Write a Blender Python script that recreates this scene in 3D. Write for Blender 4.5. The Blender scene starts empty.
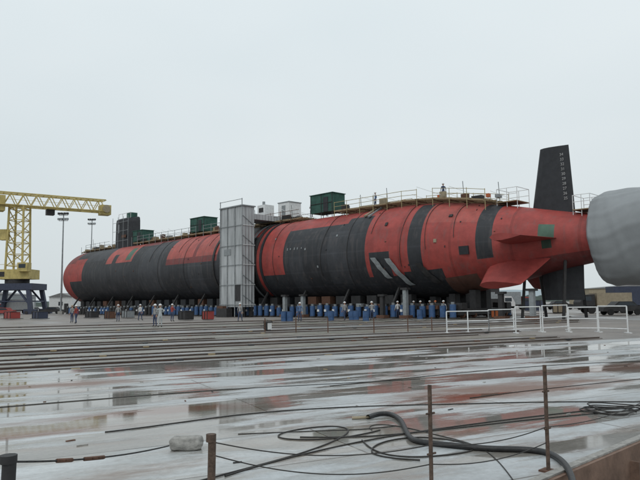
import bpy, bmesh, math, random
from mathutils import Vector, Matrix, noise
random.seed(7)
sc = bpy.context.scene
V = Vector
# ------------------------------------------------------------------ camera
F = 620.0; H = 1.7; PITCH = math.atan(62/F); ROLL = 0.0125
fwd = V((0, math.cos(PITCH), math.sin(PITCH)))
up0 = V((0, -math.sin(PITCH), math.cos(PITCH)))
r0 = V((1, 0, 0))
upv = up0*math.cos(ROLL) + r0*math.sin(ROLL)
rtv = r0*math.cos(ROLL) - up0*math.sin(ROLL)
camd = bpy.data.cameras.new("camera"); cam = bpy.data.objects.new("camera", camd)
sc.collection.objects.link(cam); sc.camera = cam
camd.sensor_width = 36; camd.lens = 36*F/640; camd.clip_end = 20000; camd.clip_start = 0.05
M = Matrix.Identity(4)
for i in range(3):
    M[i][0] = rtv[i]; M[i][1] = upv[i]; M[i][2] = -fwd[i]
M[2][3] = H
cam.matrix_world = M
def ray(px, py): return fwd + rtv*((px-320)/F) + upv*((240-py)/F)
def G(px, py, z=0.0):      # survey: ground point seen along a sight line
    r = ray(px, py); t = (z-H)/r.z
    return V((r.x*t, r.y*t, z))
def A(px, py, D):          # point on sight line at distance D
    r = ray(px, py); t = D/r.y
    return V((r.x*t, r.y*t, H+r.z*t))

# ------------------------------------------------------------------ materials
def new_mat(name):
    m = bpy.data.materials.new(name); m.use_nodes = True
    nt = m.node_tree; b = nt.nodes["Principled BSDF"]
    return m, nt, b
def mat(name, col, rough=0.6, metal=0.0, var=0.25, scale=3.0, bump=0.0, spec=0.4):
    m, nt, b = new_mat(name)
    tc = nt.nodes.new("ShaderNodeTexCoord")
    n = nt.nodes.new("ShaderNodeTexNoise"); n.inputs["Scale"].default_value = scale; n.inputs["Detail"].default_value = 6
    n.inputs["Roughness"].default_value = 0.65
    nt.links.new(tc.outputs["Object"], n.inputs["Vector"])
    cr = nt.nodes.new("ShaderNodeValToRGB")
    cr.color_ramp.elements[0].position = 0.3; cr.color_ramp.elements[1].position = 0.7
    cr.color_ramp.elements[0].color = (*[c*(1-var) for c in col], 1)
    cr.color_ramp.elements[1].color = (*[min(1, c*(1+var*0.5)) for c in col], 1)
    nt.links.new(n.outputs["Fac"], cr.inputs["Fac"])
    nt.links.new(cr.outputs["Color"], b.inputs["Base Color"])
    b.inputs["Roughness"].default_value = rough; b.inputs["Metallic"].default_value = metal
    b.inputs["Specular IOR Level"].default_value = spec
    if bump:
        bp = nt.nodes.new("ShaderNodeBump"); bp.inputs["Strength"].default_value = bump; bp.inputs["Distance"].default_value = 0.05
        nt.links.new(n.outputs["Fac"], bp.inputs["Height"]); nt.links.new(bp.outputs["Normal"], b.inputs["Normal"])
    return m
m_black = mat("black_paint", (0.028, 0.030, 0.035), 0.6, var=0.35, scale=1.5)
m_red = mat("red_primer", (0.31, 0.055, 0.048), 0.6, var=0.25, scale=1.2)
m_yellow = mat("yellow_paint", (0.52, 0.42, 0.16), 0.65, var=0.35, scale=1)  # lightened and muted so the colour carries the haze over the crane
m_navy = mat("navy_steel", (0.045, 0.055, 0.09), 0.6)
m_grey = mat("grey_steel", (0.26, 0.28, 0.29), 0.5, var=0.3)
m_dark = mat("dark_steel", (0.035, 0.034, 0.035), 0.65, var=0.4)
m_rust = mat("rusty_steel", (0.13, 0.065, 0.042), 0.8, var=0.5, scale=9, bump=0.4)
m_edge = mat("coaming_steel", (0.21, 0.135, 0.10), 0.7, var=0.5, scale=3, bump=0.3)
m_white = mat("white_paint", (0.70, 0.71, 0.71), 0.5, var=0.18, scale=4)
m_green = mat("green_tarp", (0.035, 0.10, 0.08), 0.8, var=0.4, scale=1.5, bump=0.4)
m_blue = mat("blue_paint", (0.05, 0.11, 0.24), 0.5, var=0.4)
m_wood = mat("timber_planks", (0.30, 0.23, 0.14), 0.85, var=0.35, scale=4)
m_orange = mat("orange_paint", (0.50, 0.13, 0.04), 0.5)
m_tan = mat("tan_canvas", (0.33, 0.28, 0.20), 0.8)
m_hose = mat("black_rubber", (0.025, 0.025, 0.026), 0.42, var=0.4, scale=12, bump=0.2)
m_cable = mat("cable_rubber", (0.035, 0.032, 0.03), 0.55)
m_skin = mat("skin", (0.42, 0.24, 0.17), 0.6, var=0.08)
m_boot = mat("boots", (0.03, 0.025, 0.02), 0.6)
m_jean = mat("denim", (0.05, 0.07, 0.13), 0.85)
m_glass = mat("window_glass", (0.03, 0.04, 0.05), 0.12, var=0.2)
m_tyre = mat("tyre_rubber", (0.02, 0.02, 0.02), 0.8)
m_conc = mat("concrete_block", (0.34, 0.33, 0.31), 0.85, var=0.35, scale=14, bump=0.6)
m_hill = mat("hazy_hillside", (0.36, 0.42, 0.45), 0.95, var=0.08, scale=0.01, spec=0.0)  # distance haze is mixed into this pale base colour
m_water = mat("harbour_water", (0.05, 0.07, 0.07), 0.08, var=0.2, scale=0.4, bump=0.5)
m_tree = mat("tree_foliage", (0.09, 0.11, 0.10), 0.95, var=0.5, scale=0.3, spec=0.0)
m_roof = mat("roof_metal", (0.20, 0.20, 0.20), 0.6)
m_rail = mat("worn_rail_steel", (0.17, 0.15, 0.135), 0.5, var=0.5, scale=.6, bump=.2)
m_raill = mat("pale_rail_steel", (0.27, 0.26, 0.25), 0.4, var=0.4, scale=.5, bump=.2)

def clad(name, col):
    m, nt, b = new_mat(name)
    tc = nt.nodes.new("ShaderNodeTexCoord")
    w = nt.nodes.new("ShaderNodeTexWave"); w.inputs["Scale"].default_value = 0.9; w.bands_direction = 'DIAGONAL'
    mp = nt.nodes.new("ShaderNodeMapping"); mp.inputs["Scale"].default_value = (1, 1, 0)
    nt.links.new(tc.outputs["Object"], mp.inputs["Vector"]); nt.links.new(mp.outputs[0], w.inputs["Vector"])
    n = nt.nodes.new("ShaderNodeTexNoise"); n.inputs["Scale"].default_value = 0.9; n.inputs["Detail"].default_value = 8
    mp2 = nt.nodes.new("ShaderNodeMapping"); mp2.inputs["Scale"].default_value = (2, 2, 0.3)
    nt.links.new(tc.outputs["Object"], mp2.inputs["Vector"]); nt.links.new(mp2.outputs[0], n.inputs["Vector"])
    cr = nt.nodes.new("ShaderNodeValToRGB")
    cr.color_ramp.elements[0].position = 0.3; cr.color_ramp.elements[0].color = (*[c*0.6 for c in col], 1)
    cr.color_ramp.elements[1].position = 0.65; cr.color_ramp.elements[1].color = (*col, 1)
    nt.links.new(n.outputs["Fac"], cr.inputs["Fac"]); nt.links.new(cr.outputs[0], b.inputs["Base Color"])
    bp = nt.nodes.new("ShaderNodeBump"); bp.inputs["Strength"].default_value = 0.8; bp.inputs["Distance"].default_value = 0.1
    nt.links.new(w.outputs["Fac"], bp.inputs["Height"]); nt.links.new(bp.outputs[0], b.inputs["Normal"])
    b.inputs["Roughness"].default_value = 0.45
    return m
m_clad = clad("corrugated_cladding", (0.46, 0.48, 0.49))

# ------------------------------------------------------------------ mesh builder
class B:
    def __init__(s): s.v = []; s.f = []; s.m = []; s.mats = []; s.sm = []
    def mi(s, m):
        if m not in s.mats: s.mats.append(m)
        return s.mats.index(m)
    def poly(s, pts, faces, m, smooth=False):
        o = len(s.v); s.v += [tuple(p) for p in pts]; k = s.mi(m)
        for f in faces: s.f.append([i+o for i in f]); s.m.append(k); s.sm.append(smooth)
    def box(s, c, sz, m, ax=None, ay=None):
        c = V(c); ax = V(ax).normalized() if ax is not None else V((1, 0, 0))
        az = V((0, 0, 1)); ay = V(ay).normalized() if ay is not None else az.cross(ax)
        hx, hy, hz = sz[0]/2, sz[1]/2, sz[2]/2
        p = [c+ax*(hx*a)+ay*(hy*b)+az*(hz*d) for a, b, d in
             [(-1,-1,-1),(1,-1,-1),(1,1,-1),(-1,1,-1),(-1,-1,1),(1,-1,1),(1,1,1),(-1,1,1)]]
        s.poly(p, [(0,3,2,1),(4,5,6,7),(0,1,5,4),(1,2,6,5),(2,3,7,6),(3,0,4,7)], m)
    def tube(s, a, b, r, m, n=8, r2=None, caps=True):
        a = V(a); b = V(b); d = (b-a).normalized(); r2 = r if r2 is None else r2
        t = V((0, 0, 1)) if abs(d.z) < 0.9 else V((1, 0, 0))
        x = d.cross(t).normalized(); y = d.cross(x)
        pts = []
        for c, rr in ((a, r), (b, r2)):
            for i in range(n):
                g = 2*math.pi*(i+0.5)/n; pts.append(c+x*(rr*math.cos(g))+y*(rr*math.sin(g)))
        fs = [(i, (i+1) % n, n+(i+1) % n, n+i) for i in range(n)]
        s.poly(pts, fs, m, n > 6)
        if caps: s.poly(pts, [tuple(range(n-1, -1, -1)), tuple(range(n, 2*n))], m)
    def beam(s, a, b, w, m): s.tube(a, b, w*0.7, m, 4)
    def done(s, name, parent=None):
        me = bpy.data.meshes.new(name)
        xs = [p[0] for p in s.v]; ys = [p[1] for p in s.v]; zs = [p[2] for p in s.v]
        o = V(((min(xs)+max(xs))/2, (min(ys)+max(ys))/2, min(zs)))
        me.from_pydata([tuple(V(p)-o) for p in s.v], [], s.f)
        for m in s.mats: me.materials.append(m)
        me.polygons.foreach_set("material_index", s.m); me.polygons.foreach_set("use_smooth", s.sm)
        bm = bmesh.new(); bm.from_mesh(me); bmesh.ops.recalc_face_normals(bm, faces=bm.faces); bm.to_mesh(me); bm.free()
        ob = bpy.data.objects.new(name, me); ob.location = o; sc.collection.objects.link(ob)
        if parent:
            ob.parent = parent; ob.matrix_parent_inverse = Matrix.Translation(parent.location).inverted()
        return ob

# ------------------------------------------------------------------ sky / light
w = bpy.data.worlds.new("World"); sc.world = w; w.use_nodes = True
nt = w.node_tree; bg = nt.nodes["Background"]
sky = nt.nodes.new("ShaderNodeTexSky"); sky.sky_type = 'NISHITA'; sky.sun_disc = False
SE, SR = math.radians(50), math.radians(200)
sky.sun_elevation = SE; sky.sun_rotation = SR; sky.dust_density = 4; sky.air_density = 1.2
tc = nt.nodes.new("ShaderNodeTexCoord")
mp = nt.nodes.new("ShaderNodeMapping"); mp.inputs["Scale"].default_value = (1, 1, 2.6)
nz = nt.nodes.new("ShaderNodeTexNoise"); nz.inputs["Scale"].default_value = 1.3; nz.inputs["Detail"].default_value = 3
nt.links.new(tc.outputs["Generated"], mp.inputs[0]); nt.links.new(mp.outputs[0], nz.inputs["Vector"])
cr = nt.nodes.new("ShaderNodeValToRGB")
cr.color_ramp.elements[0].position = 0.3; cr.color_ramp.elements[0].color = (0.67, 0.745, 0.775, 1)
cr.color_ramp.elements[1].position = 0.7; cr.color_ramp.elements[1].color = (0.75, 0.81, 0.83, 1)
nt.links.new(nz.outputs["Fac"], cr.inputs["Fac"])
sep = nt.nodes.new("ShaderNodeSeparateXYZ"); nt.links.new(tc.outputs["Generated"], sep.inputs[0])
mr = nt.nodes.new("ShaderNodeMapRange"); mr.inputs["From Min"].default_value = 0.0; mr.inputs["From Max"].default_value = 0.5
mr.inputs["To Min"].default_value = 9.2; mr.inputs["To Max"].default_value = 11.4
nt.links.new(sep.outputs["Z"], mr.inputs["Value"])
vm = nt.nodes.new("ShaderNodeVectorMath"); vm.operation = 'SCALE'
nt.links.new(cr.outputs["Color"], vm.inputs[0]); nt.links.new(mr.outputs[0], vm.inputs["Scale"])
mx = nt.nodes.new("ShaderNodeMixRGB"); mx.inputs[0].default_value = 0.93
nt.links.new(sky.outputs[0], mx.inputs[1]); nt.links.new(vm.outputs[0], mx.inputs[2])
nt.links.new(mx.outputs[0], bg.inputs["Color"]); bg.inputs["Strength"].default_value = 0.1
sl = bpy.data.lights.new("sun", 'SUN'); sl.energy = 0.6; sl.angle = math.radians(30); sl.color = (1, 0.97, 0.93)
so = bpy.data.objects.new("sun", sl); sc.collection.objects.link(so)
sdir = V((math.sin(SR)*math.cos(SE), math.cos(SR)*math.cos(SE), math.sin(SE)))
so.rotation_euler = sdir.to_track_quat('Z', 'Y').to_euler(); so.location = (0, -20, 60)
sc.view_settings.view_transform = 'Standard'; sc.view_settings.look = 'None'; sc.view_settings.exposure = 0

# ------------------------------------------------------------------ ground, deck
U = V((0.896, 0.444, 0)).normalized(); N = V((-U.y, U.x, 0))
def UN(a, b, z=0.0): return U*a + N*b + V((0, 0, z))
E0 = G(545, 480); E1 = G(640, 440); ED = (E1-E0).normalized(); EN = V((-ED.y, ED.x, 0))
b = B()
m_ground, gt, gb = new_mat("yard_tarmac")
t = gt.nodes.new("ShaderNodeTexCoord")
n1 = gt.nodes.new("ShaderNodeTexNoise"); n1.inputs["Scale"].default_value = 0.12; n1.inputs["Detail"].default_value = 10; n1.inputs["Roughness"].default_value = .65
c1 = gt.nodes.new("ShaderNodeValToRGB"); c1.color_ramp.elements[0].position = .35; c1.color_ramp.elements[1].position = .65
c1.color_ramp.elements[0].color = (0.15, 0.132, 0.12, 1); c1.color_ramp.elements[1].color = (0.28, 0.255, 0.235, 1)
c2 = gt.nodes.new("ShaderNodeValToRGB"); c2.color_ramp.elements[0].position = .4; c2.color_ramp.elements[1].position = .6
c2.color_ramp.elements[0].color = (.3, .3, .3, 1); c2.color_ramp.elements[1].color = (.8, .8, .8, 1)
gt.links.new(t.outputs["Object"], n1.inputs[0]); gt.links.new(n1.outputs[0], c1.inputs[0]); gt.links.new(n1.outputs[0], c2.inputs[0])
gt.links.new(c1.outputs[0], gb.inputs["Base Color"]); gt.links.new(c2.outputs[0], gb.inputs["Roughness"])
z = -0.06
p = [E0-ED*4000, E0+ED*9000, E0+ED*9000+EN*9000, E0-ED*4000+EN*9000]
b.poly([(q.x, q.y, z) for q in p], [(0, 1, 2, 3)], m_ground); b.done("ground")
b = B(); p = [E0-ED*4000-EN*9000, E0+ED*9000-EN*9000, E0+ED*9000-EN*1.6, E0-ED*4000-EN*1.6]
b.poly([(q.x, q.y, -2.2) for q in p], [(0, 1, 2, 3)], m_water); b.done("water")

m_deck, dt, db = new_mat("wet_painted_steel_deck")
L = dt.links.new
def N_(tp, **k):
    n = dt.nodes.new(tp)
    for a, v in k.items(): n.inputs[a].default_value = v
    return n
def MIX(kind='MIX', fac=1.0):
    n = dt.nodes.new("ShaderNodeMixRGB"); n.blend_type = kind; n.inputs[0].default_value = fac; return n
def RAMP(a, b_, c0=(0, 0, 0, 1), c1=(1, 1, 1, 1)):
    n = dt.nodes.new("ShaderNodeValToRGB"); n.color_ramp.elements[0].position = a; n.color_ramp.elements[1].position = b_
    n.color_ramp.elements[0].color = c0; n.color_ramp.elements[1].color = c1; return n
rot = N_("ShaderNodeMapping"); rot.inputs["Rotation"].default_value = (0, 0, -math.atan2(U.y, U.x))
geo = dt.nodes.new("ShaderNodeNewGeometry"); L(geo.outputs["Position"], rot.inputs[0])
def stretched(sx, sy, loc, det=9, rg=.62):
    st = N_("ShaderNodeMapping"); st.inputs["Scale"].default_value = (sx, sy, 1); st.inputs["Location"].default_value = loc; L(rot.outputs[0], st.inputs[0])
    n = N_("ShaderNodeTexNoise", Scale=1.0, Detail=det, Roughness=rg); L(st.outputs[0], n.inputs[0]); return n
nA = stretched(0.16, 0.8, (0, 0, 0)); nB = stretched(.32, 1.0, (7, 3, 0), 8, .72); nW = stretched(.5, 1.6, (20, 11, 0), 10, .7)
nF = N_("ShaderNodeTexNoise", Scale=14.0, Detail=7, Roughness=0.75); L(rot.outputs[0], nF.inputs[0])
br = N_("ShaderNodeTexBrick"); br.inputs["Scale"].default_value = 1; br.inputs["Brick Width"].default_value = 7.3; br.inputs["Row Height"].default_value = 1.55
br.inputs["Mortar Size"].default_value = 0.016; br.inputs["Mortar Smooth"].default_value = 0.3
br.inputs["Color1"].default_value = (0.40, 0.425, 0.44, 1); br.inputs["Color2"].default_value = (0.50, 0.52, 0.53, 1); br.inputs["Mortar"].default_value = (0.17, 0.16, 0.15, 1)
L(rot.outputs[0], br.inputs[0])
wet = RAMP(.475, .53); L(nA.outputs[0], wet.inputs[0])
stain = RAMP(.52, .67); L(nB.outputs[0], stain.inputs[0])
worn = RAMP(.40, .62, (.74, .73, .71, 1), (1.08, 1.08, 1.08, 1)); L(nW.outputs[0], worn.inputs[0])
m0 = MIX('MULTIPLY'); L(br.outputs[0], m0.inputs[1]); L(worn.outputs[0], m0.inputs[2])
wc = MIX(); wc.inputs[1].default_value = (1, 1, 1, 1); wc.inputs[2].default_value = (0.58, 0.52, 0.46, 1); L(wet.outputs[0], wc.inputs[0])
mA = MIX('MULTIPLY'); L(m0.outputs[0], mA.inputs[1]); L(wc.outputs[0], mA.inputs[2])
mB = MIX(); mB.inputs[2].default_value = (0.20, 0.135, 0.095, 1)
sm = dt.nodes.new("ShaderNodeMath"); sm.operation = 'MULTIPLY'; sm.inputs[1].default_value = 0.7
L(stain.outputs[0], sm.inputs[0]); L(sm.outputs[0], mB.inputs[0]); L(mA.outputs[0], mB.inputs[1])
prev = mB
for (gx, gy, rx, ry) in [(520, 389, 3.0, .9), (625, 367, 2.6, .8), (20, 436, 1.6, .30), (150, 412, 2.2, .35), (60, 385, 2.0, .6)]:
    cx_, cy_ = G(gx, gy).dot(U), G(gx, gy).dot(N)
    mpp = N_("ShaderNodeMapping"); mpp.vector_type = 'POINT'
    mpp.inputs["Location"].default_value = (-cx_/rx, -cy_/ry, 0); mpp.inputs["Scale"].default_value = (1/rx, 1/ry, 0); L(rot.outputs[0], mpp.inputs[0])
    ln = dt.nodes.new("ShaderNodeVectorMath"); ln.operation = 'LENGTH'; L(mpp.outputs[0], ln.inputs[0])
    ad = dt.nodes.new("ShaderNodeMath"); ad.operation = 'MULTIPLY_ADD'; ad.inputs[1].default_value = 2.2; L(nW.outputs[0], ad.inputs[0]); L(ln.outputs["Value"], ad.inputs[2])
    mrr = N_("ShaderNodeMapRange"); mrr.inputs["From Min"].default_value = 1.55; mrr.inputs["From Max"].default_value = 2.25; mrr.inputs["To Min"].default_value = .9; mrr.inputs["To Max"].default_value = 0
    L(ad.outputs[0], mrr.inputs[0]); mm_ = MIX(); mm_.inputs[2].default_value = (0.17, 0.085, 0.055, 1); L(mrr.outputs[0], mm_.inputs[0]); L(prev.outputs[0], mm_.inputs[1]); prev = mm_
mF = MIX('OVERLAY', .45); L(prev.outputs[0], mF.inputs[1]); L(nF.outputs[0], mF.inputs[2]); L(mF.outputs[0], db.inputs["Base Color"])
rr = dt.nodes.new("ShaderNodeMapRange"); rr.inputs["To Min"].default_value = 0.40; rr.inputs["To Max"].default_value = 0.04
L(wet.outputs[0], rr.inputs[0])
nfs = dt.nodes.new("ShaderNodeMath"); nfs.operation = 'MULTIPLY'; L(nF.outputs[0], nfs.inputs[0]); L(rr.outputs[0], nfs.inputs[1])
ra = dt.nodes.new("ShaderNodeMath"); ra.operation = 'MULTIPLY_ADD'; ra.inputs[1].default_value = .8; L(nfs.outputs[0], ra.inputs[0]); ra.inputs[2].default_value = 0.0
rsb = dt.nodes.new("ShaderNodeMath"); rsb.operation = 'MULTIPLY_ADD'; rsb.inputs[1].default_value = .6; L(rr.outputs[0], rsb.inputs[0]); L(ra.outputs[0], rsb.inputs[2]); L(rsb.outputs[0], db.inputs["Roughness"])
bh = dt.nodes.new("ShaderNodeMath"); bh.operation = 'SUBTRACT'
hf = dt.nodes.new("ShaderNodeMath"); hf.operation = 'MULTIPLY'; hf.inputs[1].default_value = 0.3; L(nF.outputs[0], hf.inputs[0])
L(hf.outputs[0], bh.inputs[0]); L(br.outputs["Fac"], bh.inputs[1])
bp = dt.nodes.new("ShaderNodeBump"); bp.inputs["Distance"].default_value = 0.01
bs = dt.nodes.new("ShaderNodeMapRange"); bs.inputs["To Min"].default_value = 0.6; bs.inputs["To Max"].default_value = 0.04
L(wet.outputs[0], bs.inputs[0]); L(bs.outputs[0], bp.inputs["Strength"])
L(bh.outputs[0], bp.inputs["Height"]); L(bp.outputs[0], db.inputs["Normal"])
db.inputs["Specular IOR Level"].default_value = 0.45

def edge_at_n(nv):
    tt = (nv-E0.dot(N))/ED.dot(N); return E0+ED*tt
far_r = edge_at_n(18.0)
pl = [E0-ED*14, far_r, UN(-40, 18), UN(-40, (E0-ED*14).dot(N))]
b = B()
b.poly([(q.x, q.y, 0) for q in pl]+[(q.x, q.y, -1.0) for q in pl], [(0, 1, 2, 3), (4, 5, 1, 0), (5, 6, 2, 1), (6, 7, 3, 2), (7, 4, 0, 3), (7, 6, 5, 4)], m_deck)
b.done("steel_deck")
b = B()
c0 = E0-ED*14; c1_ = far_r+ED*300
mid = (c0+c1_)/2; ln = (c1_-c0).length
b.box(mid-EN*0.03+V((0, 0, -1.06)), (ln, 0.05, 2.12), m_edge, ax=ED)
b.box(mid+EN*0.035+V((0, 0, 0.012)), (ln, 0.09, 0.02), m_conc, ax=ED)
for i in range(60):
    q = c0+ED*(i*1.2+0.3)-EN*0.10; b.box(q+V((0, 0, -1.1)), (0.03, 0.1, 1.9), m_edge, ax=ED)
b.box(mid-EN*0.9+V((0, 0, -1.3)), (ln, 1.5, 0.1), m_edge, ax=ED)
b.done("dock_coaming")

for i, nv in enumerate([18.25, 19.4, 20.9, 22.3, 24.4, 26.0, 28.5, 30.2, 33.5, 36.0, 40.5, 44.0, 50.0, 56.0]):
    b = B(); a0, a1 = -60, nv*1.03+random.uniform(-5, 4)
    if i in (3, 7): a1 = nv*0.3
    c = UN((a0+a1)/2, nv, 0.0)
    b.box(c+V((0, 0, -0.045)), (a1-a0, 0.42, 0.03), m_rail, ax=U)
    b.box(c+V((0, 0, -0.015)), (a1-a0, 0.10, 0.03), m_rust, ax=U)
    b.box(c+V((0, 0, 0.012)), (a1-a0, 0.16, 0.024), [m_raill, m_rail, m_raill, m_conc][i % 4], ax=U)
    a = a0+40+random.random()*3
    while a < a1-1:      # clamps and timber chocks along the rail
        b.box(UN(a, nv+random.choice((-.22, .22)), -.01), (.22, .14, .05), random.choice((m_rust, m_wood, m_dark)), ax=U); a += random.uniform(1.4, 4)
    b.done("transfer_rail")
m_plank = mat("wet_grating", (0.25, 0.24, 0.205), 0.32, var=0.45, scale=1.2, bump=0.3)
m_slab = mat("wet_concrete_strip", (0.34, 0.345, 0.34), 0.28, var=0.45, scale=.5, bump=0.15)
b = B()
for i, (nv, wd) in enumerate(((18.8, .6), (20.15, .8), (21.6, .9), (23.35, 1.4), (27.2, 1.9), (31.8, 2.6), (38.2, 3.6), (47, 5))):
    a1 = nv*0.98
    b.box(UN((a1-60)/2, nv, -0.045), (a1+60, wd, 0.03), m_slab if i % 2 == 0 else m_plank, ax=U)
b.done("rail_walkway")
b = B()
b.box(UN(-4.5, 19.9, 0.10), (5, 1.0, 0.03), m_grey, ax=U); b.box(UN(-7, 21.5, 0.12), (6, 1.3, 0.03), m_grey, ax=U)
for a in (-6, -4, -9): b.box(UN(a, 20.6, 0.04), (0.15, 1.8, 0.09), m_wood, ax=U)
b.done("steel_plate")

# ------------------------------------------------------------------ submarine
C = V((-46, 124, 0)); D = V((0.7066, -0.7076, 0)); S = V((-0.7076, -0.7066, 0)); AZ = 7.0
def SP(s, n=0.0, z=0.0): return C + D*s + S*n + V((0, 0, z))
def s_at(px, r):
    k = (px-320)/F
    return (46+.7076*r+k*(124-.7066*r))/(.7066+.7076*k)
prof = [(80, 5.15), (84, 4.93), (87.7, 4.4), (91, 3.8), (94, 3.15), (97, 2.5), (99, 2.15), (100.2, 2.0)]
def RR(s):
    if s < 2:
        tt = min(1, (2-s)/8.5); return 5.15*max(0.0, 1-tt**2.1)**0.5
    if s <= 80: return 5.15
    for (a, ra), (b_, rb) in zip(prof, prof[1:]):
        if s <= b_:
            q = (s-a)/(b_-a); return ra+(rb-ra)*q
    return 2.0
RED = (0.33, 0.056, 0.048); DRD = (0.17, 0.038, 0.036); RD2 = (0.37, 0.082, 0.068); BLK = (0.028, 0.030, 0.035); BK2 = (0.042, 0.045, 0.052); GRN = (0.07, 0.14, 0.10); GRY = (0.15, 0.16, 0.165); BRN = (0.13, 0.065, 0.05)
rects = []
def rc(p0, p1, a, b_, c, r=4.6): rects.append((s_at(p0, r), s_at(p1, r), a, b_, c))
rc(20, 250, -180, 180, BLK); rc(250, 700, -180, 180, RED)
rc(20, 84, 50, 150, RED); rc(20, 74, 20, 60, DRD); rc(84, 106, 20, 60, BK2)
rc(72, 100, 100, 150, BLK); rc(106, 132, 18, 70, RD2); rc(125, 130, 36, 66, GRN); rc(112, 116, 50, 70, BLK)
rc(133, 150, 5, 34, DRD); rc(150, 168, 0, 28, DRD); rc(168, 219, 0, 74, RD2); rc(194, 197, 0, 74, DRD); rc(168, 219, 74, 84, DRD)
rc(141, 163, 40, 130, BK2); rc(190, 205, 84, 140, BK2)
rc(95, 240, -180, -20, RED); rc(120, 160, -180, -20, BLK)
rc(247, 263, -180, 180, BLK); rc(249, 257, 30, 52, RED); rc(251, 259, 70, 88, RED); rc(249, 256, 105, 125, BRN); rc(259, 262, 10, 150, RED)
rc(263, 286, 112, 180, BLK); rc(263, 286, 0, 34, RD2)
rc(286, 368, 48, 180, BLK); rc(344, 368, 38, 60, BLK); rc(330, 350, 60, 130, BK2); rc(292, 305, 90, 150, BK2)
rc(368, 412, 122, 180, BLK); rc(372, 392, 92, 124, BLK)
rc(411, 424, 22, 118, BLK, 4.4); rc(404, 440, 118, 180, BLK, 4.4)
rc(424, 476, 10, 60, RD2, 4.3)
rc(440, 470, 132, 180, BRN, 4.2); rc(476, 491, 8, 112, BLK, 4.0)
rc(538, 553, 62, 92, GRN, 3.0); rc(541, 550, 92, 108, (0.03, 0.06, 0.04), 3.0); rc(500, 640, 125, 180, DRD, 3)  # dark underside tones paint in the shadow below the hull
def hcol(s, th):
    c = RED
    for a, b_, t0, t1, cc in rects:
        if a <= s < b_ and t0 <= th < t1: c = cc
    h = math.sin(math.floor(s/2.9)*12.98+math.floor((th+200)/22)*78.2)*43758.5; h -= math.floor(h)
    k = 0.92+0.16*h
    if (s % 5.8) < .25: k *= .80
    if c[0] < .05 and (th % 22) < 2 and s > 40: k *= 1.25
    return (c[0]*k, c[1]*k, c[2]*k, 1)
m_hull, ht, hb = new_mat("hull_paint")
at = ht.nodes.new("ShaderNodeAttribute"); at.attribute_name = "paint"
t = ht.nodes.new("ShaderNodeTexCoord")
n1 = ht.nodes.new("ShaderNodeTexNoise"); n1.inputs["Scale"].default_value = 0.6; n1.inputs["Detail"].default_value = 9; n1.inputs["Roughness"].default_value = .7
ht.links.new(t.outputs["Object"], n1.inputs[0])
mp = ht.nodes.new("ShaderNodeMapping"); mp.inputs["Scale"].default_value = (2.5, 2.5, 0.2); ht.links.new(t.outputs["Object"], mp.inputs[0])
n2 = ht.nodes.new("ShaderNodeTexNoise"); n2.inputs["Scale"].default_value = 1.0; n2.inputs["Detail"].default_value = 5; ht.links.new(mp.outputs[0], n2.inputs[0])
r1 = ht.nodes.new("ShaderNodeMapRange"); r1.inputs["From Min"].default_value = .3; r1.inputs["From Max"].default_value = .7; r1.inputs["To Min"].default_value = .66; r1.inputs["To Max"].default_value = 1.25
ht.links.new(n1.outputs[0], r1.inputs[0])
vs = ht.nodes.new("ShaderNodeVectorMath"); vs.operation = 'SCALE'; ht.links.new(at.outputs["Color"], vs.inputs[0]); ht.links.new(r1.outputs[0], vs.inputs["Scale"])
r2 = ht.nodes.new("ShaderNodeMapRange"); r2.inputs["From Min"].default_value = .52; r2.inputs["From Max"].default_value = .78; r2.inputs["To Max"].default_value = .45
ht.links.new(n2.outputs[0], r2.inputs[0])
mxh = ht.nodes.new("ShaderNodeMixRGB"); mxh.inputs[2].default_value = (0.12, 0.10, 0.095, 1)
ht.links.new(r2.outputs[0], mxh.inputs[0]); ht.links.new(vs.outputs[0], mxh.inputs[1]); ht.links.new(mxh.outputs[0], hb.inputs["Base Color"])
hb.inputs["Roughness"].default_value = 0.55; hb.inputs["Specular IOR Level"].default_value = 0.4
bp = ht.nodes.new("ShaderNodeBump"); bp.inputs["Strength"].default_value = 0.3; bp.inputs["Distance"].default_value = 0.08
ht.links.new(n1.outputs[0], bp.inputs["Height"]); ht.links.new(bp.outputs[0], hb.inputs["Normal"])

ss = [-6.5+i*0.2 for i in range(43)]+[2+i*0.25 for i in range(1, 393)]+[100.2]
ss = [x for x in ss if x < 100.1]+[100.2]
bords = sorted({r[0] for r in rects} | {r[1] for r in rects})
for bv in bords:
    k = min(range(len(ss)), key=lambda i: abs(ss[i]-bv))
    if 0 < k < len(ss)-1: ss[k] = bv
ss = sorted(set(round(x, 4) for x in ss)); NT = 180
verts = []; faces = []; cols = []
for s in ss:
    R = RR(s)
    for j in range(NT):
        th = math.radians(-180+j*360/NT); verts.append(SP(s, R*math.sin(th), AZ+R*math.cos(th)))
for i in range(len(ss)-1):
    for j in range(NT):
        j2 = (j+1) % NT
        faces.append((i*NT+j, i*NT+j2, (i+1)*NT+j2, (i+1)*NT+j))
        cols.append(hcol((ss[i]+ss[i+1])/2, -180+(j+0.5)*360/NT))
L0 = (len(ss)-1)*NT; faces.append(tuple(L0+j for j in range(NT))); cols.append((*RED, 1))
org = SP(46, 0, 1.8)
me = bpy.data.meshes.new("submarine"); me.from_pydata([tuple(v-org) for v in verts], [], faces)
ca = me.color_attributes.new("paint", 'FLOAT_COLOR', 'CORNER')
buf = []
for f, c in zip(faces, cols): buf += list(c)*len(f)
ca.data.foreach_set("color", buf)
me.polygons.foreach_set("use_smooth", [True]*len(faces)); me.materials.append(m_hull)
bm = bmesh.new(); bm.from_mesh(me); bmesh.ops.recalc_face_normals(bm, faces=bm.faces); bm.to_mesh(me); bm.free()
sub = bpy.data.objects.new("submarine", me); sub.location = org; sc.collection.objects.link(sub)

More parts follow.
